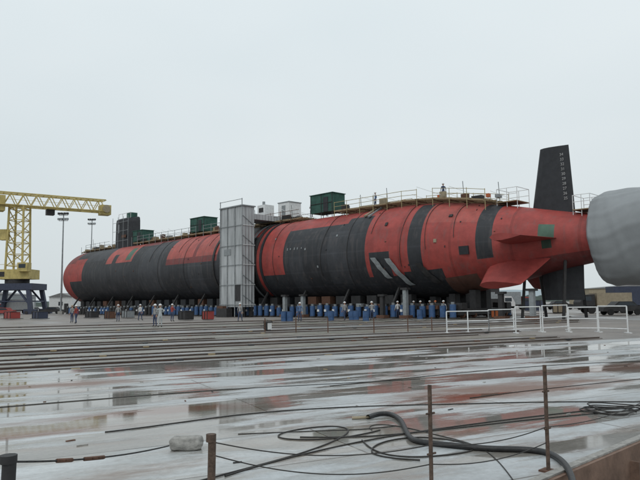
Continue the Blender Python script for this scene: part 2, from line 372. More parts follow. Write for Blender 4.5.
def fin(name, th, s0, s1, r_in, r_out, t0, t1, thick, m):
    b = B(); a = math.radians(th); rd = S*math.sin(a)+V((0, 0, math.cos(a))); tn = D.cross(rd)
    pr = [(0, 0), (0.06, .55), (0.2, .95), (0.4, 1), (0.7, .62), (0.93, .2), (1, .04)]
    ring = [(x, y) for x, y in pr]+[(x, -y) for x, y in reversed(pr[1:])]
    pts = []
    for r, sa, sb in ((r_in, s0, s1), (r_in*0.35+r_out*0.65, s0*0.35+t0*0.65, s1*0.35+t1*0.65), (r_out, t0, t1)):
        for x, y in ring:
            pts.append(SP(sa+(sb-sa)*x, 0, AZ)+rd*r+tn*(y*thick/2))
    n = len(ring)
    fs = [(l*n+i, l*n+(i+1) % n, (l+1)*n+(i+1) % n, (l+1)*n+i) for l in range(2) for i in range(n)]
    b.poly(pts, fs, m); b.poly(pts, [tuple(range(2*n, 3*n))], m)
    return b.done(name, sub)
fin("upper_rudder", 0, 93.4, 97.5, 2.4, 8.65, 94.5, 97.2, 0.7, m_black)
fin("lower_rudder", 180, 94.0, 98.0, 2.2, 5.4, 94.3, 97.9, 0.7, m_black)
fin("stern_plane", 90, 91.6, 96.8, 2.4, 7.6, 93.2, 96.0, 0.6, m_red)
fin("stern_plane_far", -90, 91.6, 96.8, 2.4, 7.6, 93.2, 96.0, 0.6, m_red)
fin("stabilizer_fin", 128, 90.2, 96.0, 2.8, 6.5, 90.6, 94.6, 0.8, m_red)
fin("stabilizer_fin_far", -128, 90.2, 96.0, 2.8, 6.5, 90.6, 94.6, 0.8, m_red)
m_num = mat("faded_numerals", (0.42, 0.42, 0.42), .7)
for i in range(10):
    cu = bpy.data.curves.new("draft_mark", 'FONT'); cu.body = str(34-i); cu.size = 0.36; cu.extrude = 0.004
    o = bpy.data.objects.new("draft_mark", cu); sc.collection.objects.link(o)
    zz = 14.7-i*0.45; q = (zz-9.6)/6.1; se = 97.45-q*0.3-.8
    X = D; Z = V((0, 0, 1))
    pos = SP(se, 0.20, zz)
    mw = Matrix(((X.x, Z.x, S.x, pos.x), (X.y, Z.y, S.y, pos.y), (X.z, Z.z, S.z, pos.z), (0, 0, 0, 1)))
    cu.materials.append(m_num); o.matrix_world = mw
    o.parent = sub; o.matrix_parent_inverse = Matrix.Translation(sub.location).inverted()
# sail
b = B()
prf = [(-3.6, 0), (-3.3, .45), (-2.4, .85), (-1, 1.0), (1, .95), (2.6, .6), (3.8, .08)]
ring = prf+[(x, -y) for x, y in reversed(prf[1:])]
pts = []
lv = [(11.2, 1.0), (12.5, 1.0), (16.6, .96), (17.2, .9), (17.4, .7)]
for zz, k in lv:
    for x, y in ring: pts.append(SP(15.3+x*(.6+.4*k)*1.1, y*1.35*k, zz))
n = len(ring)
b.poly(pts, [(l*n+i, l*n+(i+1) % n, (l+1)*n+(i+1) % n, (l+1)*n+i) for l in range(len(lv)-1) for i in range(n)], m_black)
b.poly(pts, [tuple(range((len(lv)-1)*n, len(lv)*n))], m_black)
for x in (-2.5, -1, .5, 2): b.tube(SP(15.6+x, 0.8, 17.3), SP(15.6+x, .8, 18.3), .05, m_white, 5)
b.beam(SP(13.1, .8, 18.3), SP(17.6, .8, 18.3), .06, m_white)
b.box(SP(17, 0.2, 17.8), (1.6, 1.2, .9), m_green, ax=D); b.box(SP(14.2, 1.33, 15.5), (0.5, .1, 1.6), m_grey, ax=D)
b.box(SP(16.2, 1.36, 14.0), (1.5, .08, .5), m_rust, ax=D)
for zz in (13.2, 15.0, 16.6): b.beam(SP(12.4, 1.6, zz), SP(18.2, 1.6, zz), .05, m_grey)
for x in (12.4, 14.4, 16.4, 18.2): b.beam(SP(x, 1.6, 11.6), SP(x, 1.6, 17.6), .06, m_grey)
b.done("sail", sub)
b = B()
def arc(s, th0, th1, wd, pr, m, st=6):
    th = th0
    while th < th1:
        t1_ = min(th+st, th1); R = RR(s)+0.0
        pts = []
        for a in (th, t1_):
            for x in (-wd/2, wd/2):
                for rr_ in (R-0.05, RR(s+x)+pr):
                    g = math.radians(a); pts.append(SP(s+x, rr_*math.sin(g), AZ+rr_*math.cos(g)))
        b.poly(pts, [(1, 3, 7, 5), (0, 1, 5, 4), (2, 6, 7, 3), (0, 2, 3, 1), (4, 5, 7, 6)], m)
        th = t1_
for px, m, wd in ((258, m_dark, .5), (252, m_grey, .22), (264, m_black, .3), (216, m_dark, .4)): arc(s_at(px, 4.6), -178, 178, wd, .14, m)
for px in (160, 186, 350): arc(s_at(px, 4.6), 0, 150, .08, .04, m_dark)
random.seed(3)
def surf_box(px, th, sz, m, r=4.6, pr=.15):
    s = s_at(px, r); g = math.radians(th); R = RR(s); rd = S*math.sin(g)+V((0, 0, math.cos(g))); tn = D.cross(rd)
    c = SP(s, 0, AZ)+rd*(R+pr*.3)
    ps = [c+D*(x*sz[0]/2)+tn*(y*sz[1]/2)+rd*(z_*pr) for x, y, z_ in [(-1,-1,-1),(1,-1,-1),(1,1,-1),(-1,1,-1),(-1,-1,1),(1,-1,1),(1,1,1),(-1,1,1)]]
    b.poly(ps, [(0,3,2,1),(4,5,6,7),(0,1,5,4),(1,2,6,5),(2,3,7,6),(3,0,4,7)], m)
for px, hh in ((290, .3), (293, .2), (297, .3), (300, .25), (304, .18)): surf_box(px, 78, (.12, hh), m_grey, pr=.03)
for px, th in ((308, 80), (338, 66), (275, 60), (320, 104)): surf_box(px, th, (.2, .25), m_grey, pr=.04)
for px, th, w_, h_, m in ((252, 60, .5, 1.2, m_dark), (251, 90, .6, 1.0, m_dark), (254, 118, .7, 1.2, m_dark), (358, 26, .3, 2.4, m_tan), (363, 28, .25, 2.6, m_grey),
                          (386, 58, .3, .4, m_dark), (446, 50, .4, .3, m_dark), (462, 98, 1.0, .8, m_black), (436, 84, .3, .35, m_tan)):
    surf_box(px, th, (w_, h_), m, pr=.08)
for _ in range(40):
    px = random.uniform(95, 500); surf_box(px, random.uniform(20, 125), (random.uniform(.06, .2), random.uniform(.06, .2)), random.choice([m_dark, m_rust, m_black]), pr=.04, r=4.4)
# hoses and leads draped down the flank
for px in (276, 322, 371, 402, 428, 455, 178, 150, 205):
    s = s_at(px, 4.6); th = 15; e = random.uniform(60, 125); dr = random.uniform(-.5, .5); q0 = None
    while th < e:
        g = math.radians(th); ss_ = s+dr*math.sin(th*.04)+dr*th/90; q1 = SP(ss_, (RR(ss_)+.05)*math.sin(g), AZ+(RR(ss_)+.05)*math.cos(g))
        if q0 is not None: b.tube(q0, q1, .03, m_cable, 4, caps=False)
        q0 = q1; th += 6
b.done("hull_fittings", sub)
b = B()
for p0, th0, th1, sh, m in ((374, 98, 124, 1.6, m_grey), (388, 100, 136, 2.0, m_grey), (416, 108, 138, 1.6, m_dark)):
    s = s_at(p0, 4.6); pts = []; n = 8
    for i in range(n+1):
        th = th0+(th1-th0)*i/n; g = math.radians(th)
        for x in (0, .7):
            s2 = s+x+sh*i/n; R = RR(s2)+.16+.05*math.sin(i*2+x); pts.append(SP(s2, R*math.sin(g), AZ+R*math.cos(g)))
    b.poly(pts, [(2*i, 2*i+1, 2*i+3, 2*i+2) for i in range(n)], m, True)
b.done("hanging_cover", sub)

# propulsor under a tarpaulin (smooth cloth with soft draped folds)
m_tarp = mat("grey_tarpaulin", (0.25, 0.265, 0.275), 0.5, var=0.14, scale=.5, bump=0.1)
b = B(); pts = []
pf = [(99.5, 2.1), (99.6, 3.0), (99.85, 3.45), (100.6, 3.75), (102.4, 3.85), (104.4, 3.75), (106.4, 3.4), (108, 2.9), (108.8, 2.0), (109.1, .4)]
dense = []
for (a, ra), (b_, rb) in zip(pf, pf[1:]):
    for i in range(10): dense.append((a+(b_-a)*i/10, ra+(rb-ra)*i/10))
dense.append(pf[-1]); NN = 240
for s, r in dense:
    for j in range(NN):
        g = 2*math.pi*j/NN
        q = noise.noise(V((s*.3, math.cos(g)*1.2, math.sin(g)*1.2)))*.30
        f1 = math.sin(g*13+s*.5+2.5*noise.noise(V((s*.3, g*.8, 5)))); q += .07*max(0, f1)**2*(.4+.6*math.exp(-(s-99.6)/2.2))
        f2 = math.sin((s+1.0*math.cos(g)+.5*noise.noise(V((g*1.4, s*.3, 1))))*2.6); q += .07*max(0, f2)**3*max(0, math.sin(g)*.6+.4)
        sag = 0.40*max(0, -math.cos(g))**1.5
        rr_ = r+q*min(1, r/2.5)+sag*min(1, r/3)
        pts.append(SP(s-.25*math.cos(g), rr_*math.sin(g), AZ+rr_*math.cos(g)))
nl = len(dense)
b.poly(pts, [(l*NN+j, l*NN+(j+1) % NN, (l+1)*NN+(j+1) % NN, (l+1)*NN+j) for l in range(nl-1) for j in range(NN)], m_tarp, True)
b.poly(pts, [tuple(range((nl-1)*NN, nl*NN))], m_tarp)
b.done("propulsor_tarpaulin")

def staging(s0, s1, half, seed, rail_m):
    random.seed(seed); b = B(); s = s0; st = 2.0
    def zt(x): return AZ+RR(x)
    while s < s1-.01:
        e = min(s+st, s1); za, zb = zt(s)+.18, zt(e)+.18
        for n_ in [x*.32 for x in range(int(-half/.32), int(half/.32)+1)]:
            j = random.uniform(-.25, .3)
            b.beam(SP(s+j, n_, za+random.uniform(0, .08)), SP(e+j+.3, n_, zb+random.uniform(0, .08)), .16, m_wood)
        for sg in (-1, 1):
            zl = random.uniform(-.3, .1)
            b.beam(SP(s, sg*half, za-1.0), SP(s, sg*half, za+1.2+zl*.3), .055, rail_m)
            b.beam(SP(s, sg*half, za-.1), SP(s, sg*(half-1.8), za-.1), .07, m_rust)
            if random.random() < .85:
                b.beam(SP(s, sg*half, za+1.1), SP(e, sg*half, zb+1.1), .05, rail_m)
                b.beam(SP(s, sg*half, za+.6), SP(e, sg*half, zb+.6), .045, rail_m)
            if random.random() < .3: b.beam(SP(s, sg*half, za+random.uniform(1.3, 1.6)), SP(e+1, sg*half, zb+.3), .04, m_white)
        for _ in range(random.choice((0, 1, 1, 2))):
            b.box(SP(s+random.uniform(0, 1.5), random.uniform(-half+.5, half-.5), za+.45), (random.uniform(.3, 1.2), random.uniform(.3, .8), random.uniform(.3, .9)), random.choice([m_rust, m_tan, m_grey, m_dark, m_wood, m_orange, m_tan]), ax=D)
        if random.random() < .35:
            hh = random.uniform(1.4, 2.6); b.tube(SP(s+.3, 0, za), SP(s+.3, .2, za+hh), .04, m_grey, 5)
        s = e
    return b.done("scaffold_walkway")
m_railr = mat("galvanised_rail", (0.40, 0.34, 0.18), 0.5)
staging(s_at(262, 0), s_at(310, 0), 1.9, 1, m_rust)
staging(s_at(348, 0), s_at(500, 0), 2.3, 2, m_railr)
staging(20, 54, 1.8, 5, m_grey)
staging(-1, 11, 1.5, 6, m_grey)
b = B()
for s0, s1 in ((90.5, 92.6), (97.8, 99.3)):
    zz = AZ+RR(s0)+.1
    for n_ in (-1.2, 1.2):
        for s in (s0, (s0+s1)/2, s1): b.beam(SP(s, n_, zz-.8), SP(s, n_, zz+1.3), .05, m_white)
        for h_ in (.7, 1.3): b.beam(SP(s0, n_, zz+h_), SP(s1, n_, zz+h_), .045, m_white)
    for s in (s0, s1):
        b.beam(SP(s, -1.2, zz+1.3), SP(s, 1.2, zz+1.3), .045, m_white)
    b.box(SP((s0+s1)/2, 0, zz), (s1-s0, 2.6, .08), m_wood, ax=D)
b.done("guard_rail")
def shelter(px, wd, zt_, dp):
    s = s_at(px, 0); zb = AZ+RR(s)+.1; b = B(); z0 = zb+.5; hh = zt_-z0
    b.box(SP(s, 0, z0+hh/2), (wd, dp, hh), m_green, ax=D)
    b.box(SP(s, 0, zt_+.05), (wd+.2, dp+.2, .08), m_green, ax=D)
    for x in (-1, 0, 1):
        for n_ in (-1, 1):
            b.beam(SP(s+x*wd*.48, n_*(dp/2+.03), zb-.3), SP(s+x*wd*.48, n_*(dp/2+.03), zt_), .07, m_dark)
    b.beam(SP(s-wd/2, dp/2+.05, z0+hh*.5), SP(s+wd/2, dp/2+.05, z0+hh*.5), .06, m_dark)
    b.box(SP(s+wd*.2, dp/2+.03, z0+hh*.42), (.8, .05, hh*.8), m_black, ax=D)
    b.done("work_shelter")
shelter(328, 3.9, 15.0, 2.2); shelter(203, 3.8, 14.9, 2.4); shelter(142, 3.4, 14.6, 2.2)

b = B(); sj0 = s_at(220.5, 7.2); wd = 4.6; sm_ = sj0+wd/2
b.box(SP(sm_, 6.3, 7.55), (wd, 1.9, 12.7), m_clad, ax=D)
b.box(SP(sm_, -6.3, 7.0), (wd, 1.9, 11.4), m_clad, ax=D)
b.box(SP(sm_+.4, 0, 12.75), (wd-1.2, 10.6, .7), m_clad, ax=D)
b.box(SP(sm_, 6.3, 14.0), (wd+.3, 2.2, .15), m_grey, ax=D)
for x in (-.5, -.17, .17, .5):
    b.beam(SP(sm_+x*wd, 7.31, 0), SP(sm_+x*wd, 7.31, 14.0 if x in (-.17, .17) else 14.9), .10, m_grey)
for h_ in (1.5, 4, 6.5, 9, 11.5, 14.8):
    b.beam(SP(sm_-wd/2-.1, 7.34, h_), SP(sm_+wd/2+.1, 7.34, h_), .06, m_grey)
for h_ in (1.5, 4, 6.5, 9, 11.5):
    b.beam(SP(sm_+wd/2+.06, 5.3, h_), SP(sm_+wd/2+.06, 7.2, h_+1.2), .06, m_grey)
    b.beam(SP(sm_+wd/2+.06, 5.3, h_), SP(sm_+wd/2+.06, 7.2, h_), .07, m_white)
b.box(SP(sm_+1.4, 7.28, 3.0), (1.0, .06, 2.1), m_dark, ax=D)
b.box(SP(sm_-.8, 7.28, 8.2), (1.4, .06, .8), m_grey, ax=D)
for n_ in (5.6, 7.1):
    for x in (-.45, .45): b.box(SP(sm_+x*wd, n_, .6), (.5, .5, 1.2), m_dark, ax=D)
b.box(SP(sm_-.6, 7.9, .5), (2.2, .9, 1.1), m_dark, ax=D); b.box(SP(sm_-1, 8.0, 1.2), (1.2, .6, .3), m_rust, ax=D)
b.done("scaffold_tower")
b = B()
b.box(SP(sm_+1.5, -1.5, 14.2), (2.2, 2.2, 2.0), m_white, ax=D); b.box(SP(sm_+1.5, -1.5, 15.25), (2.35, 2.35, .12), m_grey, ax=D)
b.box(SP(sm_+1.5, -.37, 14.1), (.7, .05, 1.4), m_grey, ax=D)
b.done("ventilation_unit")
b = B(); b.box(SP(sm_-.6, 1.0, 14.1), (1.6, 1.6, 1.6), m_white, ax=D); b.box(SP(sm_-.6, 1.83, 14.2), (.9, .05, .6), m_dark, ax=D); b.tube(SP(sm_-1, 1, 14.9), SP(sm_-1, 1, 15.5), .2, m_grey)
b.done("generator_box")

random.seed(11)
s = 3.0; ci = 0
while s < 89:
    b = B(); R = RR(s); bot = AZ-R
    b.box(SP(s, 0, .6), (1.3, 9.6, .6), m_dark, ax=D)
    ns = (-2.4, -1.0, 1.0, 2.4) if s < 82 else (-1.0, 1.0)
    for n_ in ns:
        y = abs(n_); top = AZ-math.sqrt(max(.01, R*R-(y*.9)**2))+.02
        b.box(SP(s, n_, (.9+top)/2), (1.4 if s < 82 else .7, .9, top-.9), m_dark if s > 82 else random.choice([m_dark, m_dark, m_black, m_rust]), ax=D)
    for sg in (-1, 1):
        b.box(SP(s, sg*4.2, 1.15), (1.6, .9, .6), m_dark, ax=D)
        if ci % 3 == 0 and s < 84:
            g = math.radians(140); pr_ = SP(s, sg*R*math.sin(g), AZ+R*math.cos(g)); b.beam(SP(s-.5, sg*4.4, 1.4), pr_+D*(-.5), .22, m_dark)
        b.box(SP(s, sg*4.75, 1.0+random.uniform(-.1, .4)), (random.uniform(.6, 1.5), .5, .35), random.choice([m_rust, m_grey, m_dark]), ax=D)
        for x in (-.95, 0.15):
            mm = m_blue if s > 36 or random.random() < .25 else m_dark
            hj = random.uniform(1.1, 1.35)
            b.tube(SP(s+x, sg*5.2, .12), SP(s+x, sg*5.2, hj), .31, mm, 10)
            b.tube(SP(s+x, sg*5.2, hj), SP(s+x, sg*5.2, hj+.22), .17, m_grey, 8)
            b.tube(SP(s+x, sg*5.2, .0), SP(s+x, sg*5.2, .12), .40, m_dark, 10)
            if random.random() < .5: b.box(SP(s+x, sg*5.53, .75), (.3, .05, .25), m_white, ax=D)
        for x in (-.4, .4):
            b.tube(SP(s+x, sg*3.9, .3), SP(s+x, sg*4.1, .3), .3, m_rust, 12)
            b.tube(SP(s+x, sg*1.9, .3), SP(s+x, sg*2.1, .3), .3, m_rust, 12)
    b.done("transfer_cradle"); s += 2.35; ci += 1
b = B()
for s in (93.2, 97.0):
    for n_ in (-1.5, 1.5):
        b.beam(SP(s, n_*1.6, 0), SP(s, n_, AZ-math.sqrt(RR(s)**2-2.25)+.1), .22, m_dark)
    b.beam(SP(s, -2.2, 1), SP(s, 2.2, 1), .2, m_dark)
b.done("support_stand")
for px, hgt, m in ((285, 2.4, m_grey), (303, 2.4, m_grey), (382, 2.2, m_dark), (405, 2.8, m_grey), (500, 2.2, m_dark), (531, 2.4, m_grey)):
    q = SP(s_at(px, 5.8), 5.9); b = B()
    b.box(q+V((0, 0, hgt/2)), (.4, .4, hgt), m, ax=D); b.box(q+V((0, 0, hgt+.1)), (.8, .6, .2), m_dark, ax=D); b.box(q+V((0, 0, .15)), (1.0, .9, .3), m_rust, ax=D)
    b.done("support_pillar")

# ------------------------------------------------------------------ crane
b = B(); cx = -63.5; cy = 130.0
JD = V((14.4, 10, 0)).normalized(); JN = V((-JD.y, JD.x, 0)); cc = V((cx, cy, 0))
def K(a, n=0, z=0): return cc+JD*a+JN*n+V((0, 0, z))
zb, ztp = 22.7, 25.3
for n_ in (-1.1, 1.1):
    b.beam(K(-24, n_, zb), K(18.5, n_, zb), .35, m_yellow); b.beam(K(-24, n_, ztp), K(17.5, n_, ztp), .3, m_yellow)
    a = -24
    while a < 17.5:
        b.beam(K(a, n_, zb), K(a+1.3, n_, ztp), .16, m_yellow); b.beam(K(a+1.3, n_, ztp), K(a+2.6, n_, zb), .16, m_yellow); a += 2.6
a = -24
while a < 18: b.beam(K(a, -1.1, zb), K(a, 1.1, zb), .15, m_yellow); b.beam(K(a, -1.1, ztp), K(a, 1.1, ztp), .12, m_yellow); a += 2.6
b.box(K(0, -1.9, zb-.1), (34, .7, .1), m_yellow, ax=JD); b.beam(K(-17, -2.2, zb+1), K(17, -2.2, zb+1), .06, m_yellow)
b.box(K(17.6, 0, zb+.4), (2.2, 2.6, 2.2), m_yellow, ax=JD); b.tube(K(17.6, -1.6, zb+.6), K(17.6, 1.6, zb+.6), .9, m_tan, 12)
b.box(K(-6, 0, zb+.3), (6, 3, 3.2), m_yellow, ax=JD); b.box(K(6, 0, zb-.9), (1.6, 1.6, 1.2), m_dark, ax=JD)
w2 = 1.75
for x, y in ((-1, -1), (1, -1), (1, 1), (-1, 1)): b.beam(cc+V((x*w2, y*w2, 9)), cc+V((x*w2*.85, y*w2*.85, zb)), .34, m_yellow)
zz = 10.0
while zz < 22:
    e = min(zz+2.4, 22.6)
    for (x0, y0), (x1, y1) in (((-1, -1), (1, -1)), ((1, -1), (1, 1)), ((1, 1), (-1, 1)), ((-1, 1), (-1, -1))):
        b.beam(cc+V((x0*w2*.93, y0*w2*.93, zz)), cc+V((x1*w2*.93, y1*w2*.93, e)), .16, m_yellow)
        b.beam(cc+V((x0*w2*.93, y0*w2*.93, zz)), cc+V((x1*w2*.93, y1*w2*.93, zz)), .14, m_yellow)
    zz = e
b.box(cc+V((-2.6, -1, 16.5)), (1.6, 1.6, 2.2), m_yellow)
b.box(cc+V((0, 0, 8.2)), (7.0, 5, 2.0), m_yellow); b.box(cc+V((2.6, -2.6, 9.6)), (2.0, 2, 1.8), m_yellow); b.box(cc+V((2.6, -3.62, 9.8)), (1.4, .05, .8), m_glass)
b.beam(cc+V((-3.5, -2.5, 10.2)), cc+V((3.5, -2.5, 10.2)), .08, m_yellow); b.box(cc+V((-2, -2.53, 8.2)), (1, .05, 1), m_dark)
b.tube(cc+V((0, 0, 6.2)), cc+V((0, 0, 7.2)), 2.4, m_dark, 16)
b.box(cc+V((0, 0, 5.6)), (9.4, 7, 1.3), m_navy)
for x in (-1, 1):
    for y in (-1, 1):
        b.beam(cc+V((x*3.8, y*3, 5.2)), cc+V((x*4.6, y*3.4, .6)), .8, m_navy); b.box(cc+V((x*4.6, y*3.4, .5)), (2.6, .9, 1.0), m_navy)
        b.beam(cc+V((x*1.5, y*3, 5.2)), cc+V((x*4.4, y*3.4, 1.8)), .35, m_navy)
        for q in (-.7, .7): b.tube(cc+V((x*4.6+q, y*3.4-.5, .3)), cc+V((x*4.6+q, y*3.4+.5, .3)), .35, m_dark, 10)
    b.beam(cc+V((x*4.4, -3.3, 2.6)), cc+V((x*4.4, 3.3, 2.6)), .3, m_navy)
b.beam(cc+V((-4.4, -3.3, 2.6)), cc+V((4.4, -3.3, 2.6)), .2, m_navy)
b.done("portal_crane")

def mast(px, D_, ytop, n=4):
    p = A(px, 305, D_); p.z = -.05; top = A(px, ytop, D_).z; b = B()
    b.tube(p, p+V((0, 0, top)), .20, m_grey, 8, r2=.10); b.box(p+V((0, 0, .3)), (.9, .9, .6), m_conc)
    b.beam(p+V((-.9, 0, top-.4)), p+V((.9, 0, top-.4)), .10, m_grey); b.beam(p+V((-.9, 0, top-1.5)), p+V((.9, 0, top-1.5)), .10, m_grey)
    for x in (-.85, -.3, .3, .85):
        b.box(p+V((x, -.2, top-.1)), (.38, .4, .4), m_dark); b.box(p+V((x, -.2, top-1.2)), (.38, .4, .4), m_grey)
    b.done("light_mast")
mast(61, 122, 213); mast(90, 165, 219)

# ------------------------------------------------------------------ buildings, vehicles, background
def building(name, px0, px1, ytop, D_, dep, mw):
    p0 = A(px0, 305, D_); p1 = A(px1, 305, D_); wd = p1.x-p0.x; hh = A((px0+px1)/2, ytop, D_).z; c = V(((p0.x+p1.x)/2, D_+dep/2, 0)); b = B()
    b.box(c+V((0, 0, hh*.4)), (wd, dep, hh*.8), mw)
    a = .8*hh
    pts = [c+V((x*(wd/2+.3), y*(dep/2+.3), a)) for x, y in ((-1, -1), (1, -1), (1, 1), (-1, 1))]+[c+V((0, -dep/2-.3, hh)), c+V((0, dep/2+.3, hh))]
    b.poly(pts, [(0, 1, 4), (1, 2, 5, 4), (2, 3, 5), (3, 0, 4, 5), (0, 3, 2, 1)], m_roof)
    k = max(1, int(wd/3))
    for i in range(k):
        x = -wd/2+wd*(i+.5)/k
        b.box(c+V((x, -dep/2-.02, hh*.45)), (1.0, .06, .9), m_glass)
    b.box(c+V((wd*.25, -dep/2-.03, 1.05)), (1.0, .06, 2.1), m_dark)
    b.done(name)
building("white_office_building", 49, 72, 293, 150, 8, m_white)
building("warehouse", -60, 12, 291, 240, 20, m_grey)
building("warehouse", 455, 500, 284, 190, 14, m_dark)
building("warehouse", 590, 700, 284, 170, 14, m_tan)
def truck(px, D_, name, body, cabm, L_=6.0, hd=1, box_h=2.2):
    p = A(px, 305, D_); p.z = -.05; b = B()
    b.box(p+V((0, 0, .75)), (L_, 2.0, .25), m_dark)
    b.box(p+V((-.9*hd, 0, .9+box_h/2)), (L_-1.9, 2.2, box_h), body)
    x = hd*(L_/2-.85)
    pts = [p+V((x+hd*a, y, z_)) for y in (-1, 1) for a, z_ in ((-.8, .6), (.95, .6), (.95, 1.35), (.5, 2.2), (-.8, 2.25))]
    b.poly(pts, [(0, 1, 2, 3, 4), (9, 8, 7, 6, 5), (0, 5, 6, 1), (1, 6, 7, 2), (2, 7, 8, 3), (3, 8, 9, 4), (4, 9, 5, 0)], cabm)
    b.box(p+V((x+hd*.05, 0, 1.75)), (.9, 2.04, .5), m_glass)
    for xx in (-L_*.3, L_*.32):
        for y in (-.95, .95): b.tube(p+V((xx, y-.13, .45)), p+V((xx, y+.13, .45)), .45, m_tyre, 14)
    b.done(name)
def car(px, D_, m, hd=1):
    p = A(px, 305, D_); p.z = -.05; b = B()
    sec = [(-2.2, .4), (-2.2, .85), (-1.5, .95), (-1.0, 1.42), (.5, 1.42), (1.1, .95), (2.1, .82), (2.2, .4)]
    pts = [p+V((hd*x, y, z_)) for y in (-.85, .85) for x, z_ in sec]; n = len(sec)
    b.poly(pts, [tuple(range(n)), tuple(range(2*n-1, n-1, -1))]+[(i, i+n, (i+1) % n+n, (i+1) % n) for i in range(n)], m)
    for sg in (-.87, .87):
        gp = [p+V((hd*x, sg, z_)) for x, z_ in ((-1.3, .98), (-.9, 1.34), (.42, 1.34), (.85, .98))]; b.poly(gp, [(0, 1, 2, 3)], m_glass)
    for x in (-1.4, 1.4):
        for y in (-.8, .8): b.tube(p+V((x, y-.1, .32)), p+V((x, y+.1, .32)), .33, m_tyre, 12)
    b.done("parked_car")
truck(470, 95, "box_truck", m_dark, m_white); truck(603, 74, "flatbed_truck", m_tan, m_dark, 6, -1, 1.5); truck(634, 78, "box_truck", m_navy, m_yellow, 6, 1, 2.3)
truck(510, 110, "box_truck", m_grey, m_red, 7); truck(490, 84, "flatbed_truck", m_dark, m_white, 6, 1, 1.0); truck(16, 135, "box_truck", m_white, m_red, 7, -1)
for px, D_, m in ((3, 118, m_red), (36, 150, m_white), (52, 128, m_dark), (462, 90, m_dark), (590, 100, m_white), (560, 105, m_dark), (620, 66, m_dark), (455, 110, m_white)): car(px, D_, m, random.choice((1, -1)))
random.seed(21)
def crate(px, py, sz, m, name):
    p = G(px, py); p.z = -.06; b = B(); w_, d_, h_ = sz
    b.box(p+V((0, 0, .12)), (w_, d_, .06), m_dark)
    b.box(p+V((0, 0, .15+h_/2)), (w_, d_, h_), m, ax=D)
    for x in (-.5, 0, .5):
        b.box(p+D*(x*(w_-.1))+S*(d_/2+.03)+V((0, 0, .15+h_/2)), (.08, .05, h_), m_dark, ax=D)
    b.box(p+V((0, 0, .2+h_)), (w_+.08, d_+.08, .06), m_dark, ax=D); b.done(name)
for px, py, sz, m, nm in ((12, 319, (2.4, 1.2, .8), m_red, "waste_skip"), (40, 319, (2, 1.2, .8), m_navy, "tool_crate"), (92, 318, (1.8, 1, .7), m_dark, "tool_crate"),
        (110, 319, (1.2, .8, .8), m_rust, "tool_crate"), (128, 318, (1.4, 1, .8), m_grey, "tool_crate"), (186, 320, (1.4, 1, .8), m_dark, "tool_crate"),
        (208, 320, (1.0, .8, .8), m_red, "tool_crate"), (268, 331, (.32, .32, .4), m_white, "tool_crate"),
        (462, 317, (1.6, 1, 1.3), m_dark, "tool_crate"), (497, 318, (.9, .7, .6), m_orange, "tool_crate"), (535, 311, (2.5, 1.4, 1.4), m_navy, "waste_skip"), (590, 310, (2, 1.4, 1.2), m_dark, "tool_crate"), (560, 313, (1.4, 1, 1), m_tan, "tool_crate")):
    crate(px, py, sz, m, nm)
for px, py in ((352, 320), (356, 320), (366, 320.5), (284, 320.5), (290, 320.5), (331, 320), (420, 318.5)):
    p = G(px, py); b = B(); b.tube(p+V((0, 0, -.06)), p+V((0, 0, .85)), .29, m_blue, 12); b.tube(p+V((0, 0, .3)), p+V((0, 0, .34)), .31, m_blue, 12); b.tube(p+V((0, 0, .85)), p+V((0, 0, .88)), .2, m_dark, 10); b.done("steel_drum")
def ridge(name, D_, hfun, m, x0, x1, n, dep):
    b = B(); pts = []
    for i in range(n+1):
        x = x0+(x1-x0)*i/n; h_ = hfun(i/n)
        pts += [(x, D_, -.5), (x, D_+dep*.3, h_*.8), (x, D_+dep, h_)]
    b.poly(pts, [(3*i+j, 3*i+3+j, 3*i+4+j, 3*i+1+j) for i in range(n) for j in (0, 1)], m, True); b.done(name)
ridge("hills", 2600, lambda t: 36+30*noise.noise(V((t*7, 0, 0)))+6*noise.noise(V((t*60, 2, 0)))+70*max(0, t-.45), m_hill, -2500, 3600, 260, 300)
ridge("distant_trees", 420, lambda t: 4+2.5*noise.noise(V((t*40, 1, 0)))+1.6*noise.noise(V((t*230, 1, 0))), m_tree, -500, 520, 500, 14)

# ------------------------------------------------------------------ white barriers
def barrier(px0, px1, pyb0, pyb1, h=1.15, legs=2):
    a = G(px0, pyb0, -.0); c = G(px1, pyb1, -.0); b = B(); z0 = V((0, 0, -.06))
    for t_ in [i/legs for i in range(legs+1)]:
        p = a.lerp(c, t_); b.tube(p+z0, p+V((0, 0, h)), .034, m_white, 8); b.box(p+V((0, 0, -.04)), (.12, .6, .05), m_white)
    for hh in (h, h*.52, .15): b.tube(a+V((0, 0, hh)), c+V((0, 0, hh)), .03, m_white, 8)
    b.done("pipe_barrier")
barrier(447, 489, 332, 331, 1.1, 2); barrier(489, 514, 331, 329.5, 1.15, 1); barrier(516, 541, 332, 331, 1.3, 1)
barrier(543, 568, 331, 329, 1.35, 1); barrier(569, 598, 331, 331, 1.25, 1); barrier(599, 628, 331, 332, 1.3, 1)
pts_ = [(265, 332), (296, 332), (328, 332), (374, 332), (408, 331), (432, 331)]
b = B(); prev = None
for px, py in pts_:
    p = G(px, py); b.tube(p+V((0, 0, -.06)), p+V((0, 0, .8)), .028, m_rust, 6)
    if prev is not None:
        for i in range(6):
            q0 = prev.lerp(p, i/6)+V((0, 0, .75-.8*(i/6)*(1-i/6))); q1 = prev.lerp(p, (i+1)/6)+V((0, 0, .75-.8*((i+1)/6)*(1-(i+1)/6))); b.tube(q0, q1, .010, m_cable, 4)
    prev = p
b.done("rope_fence")

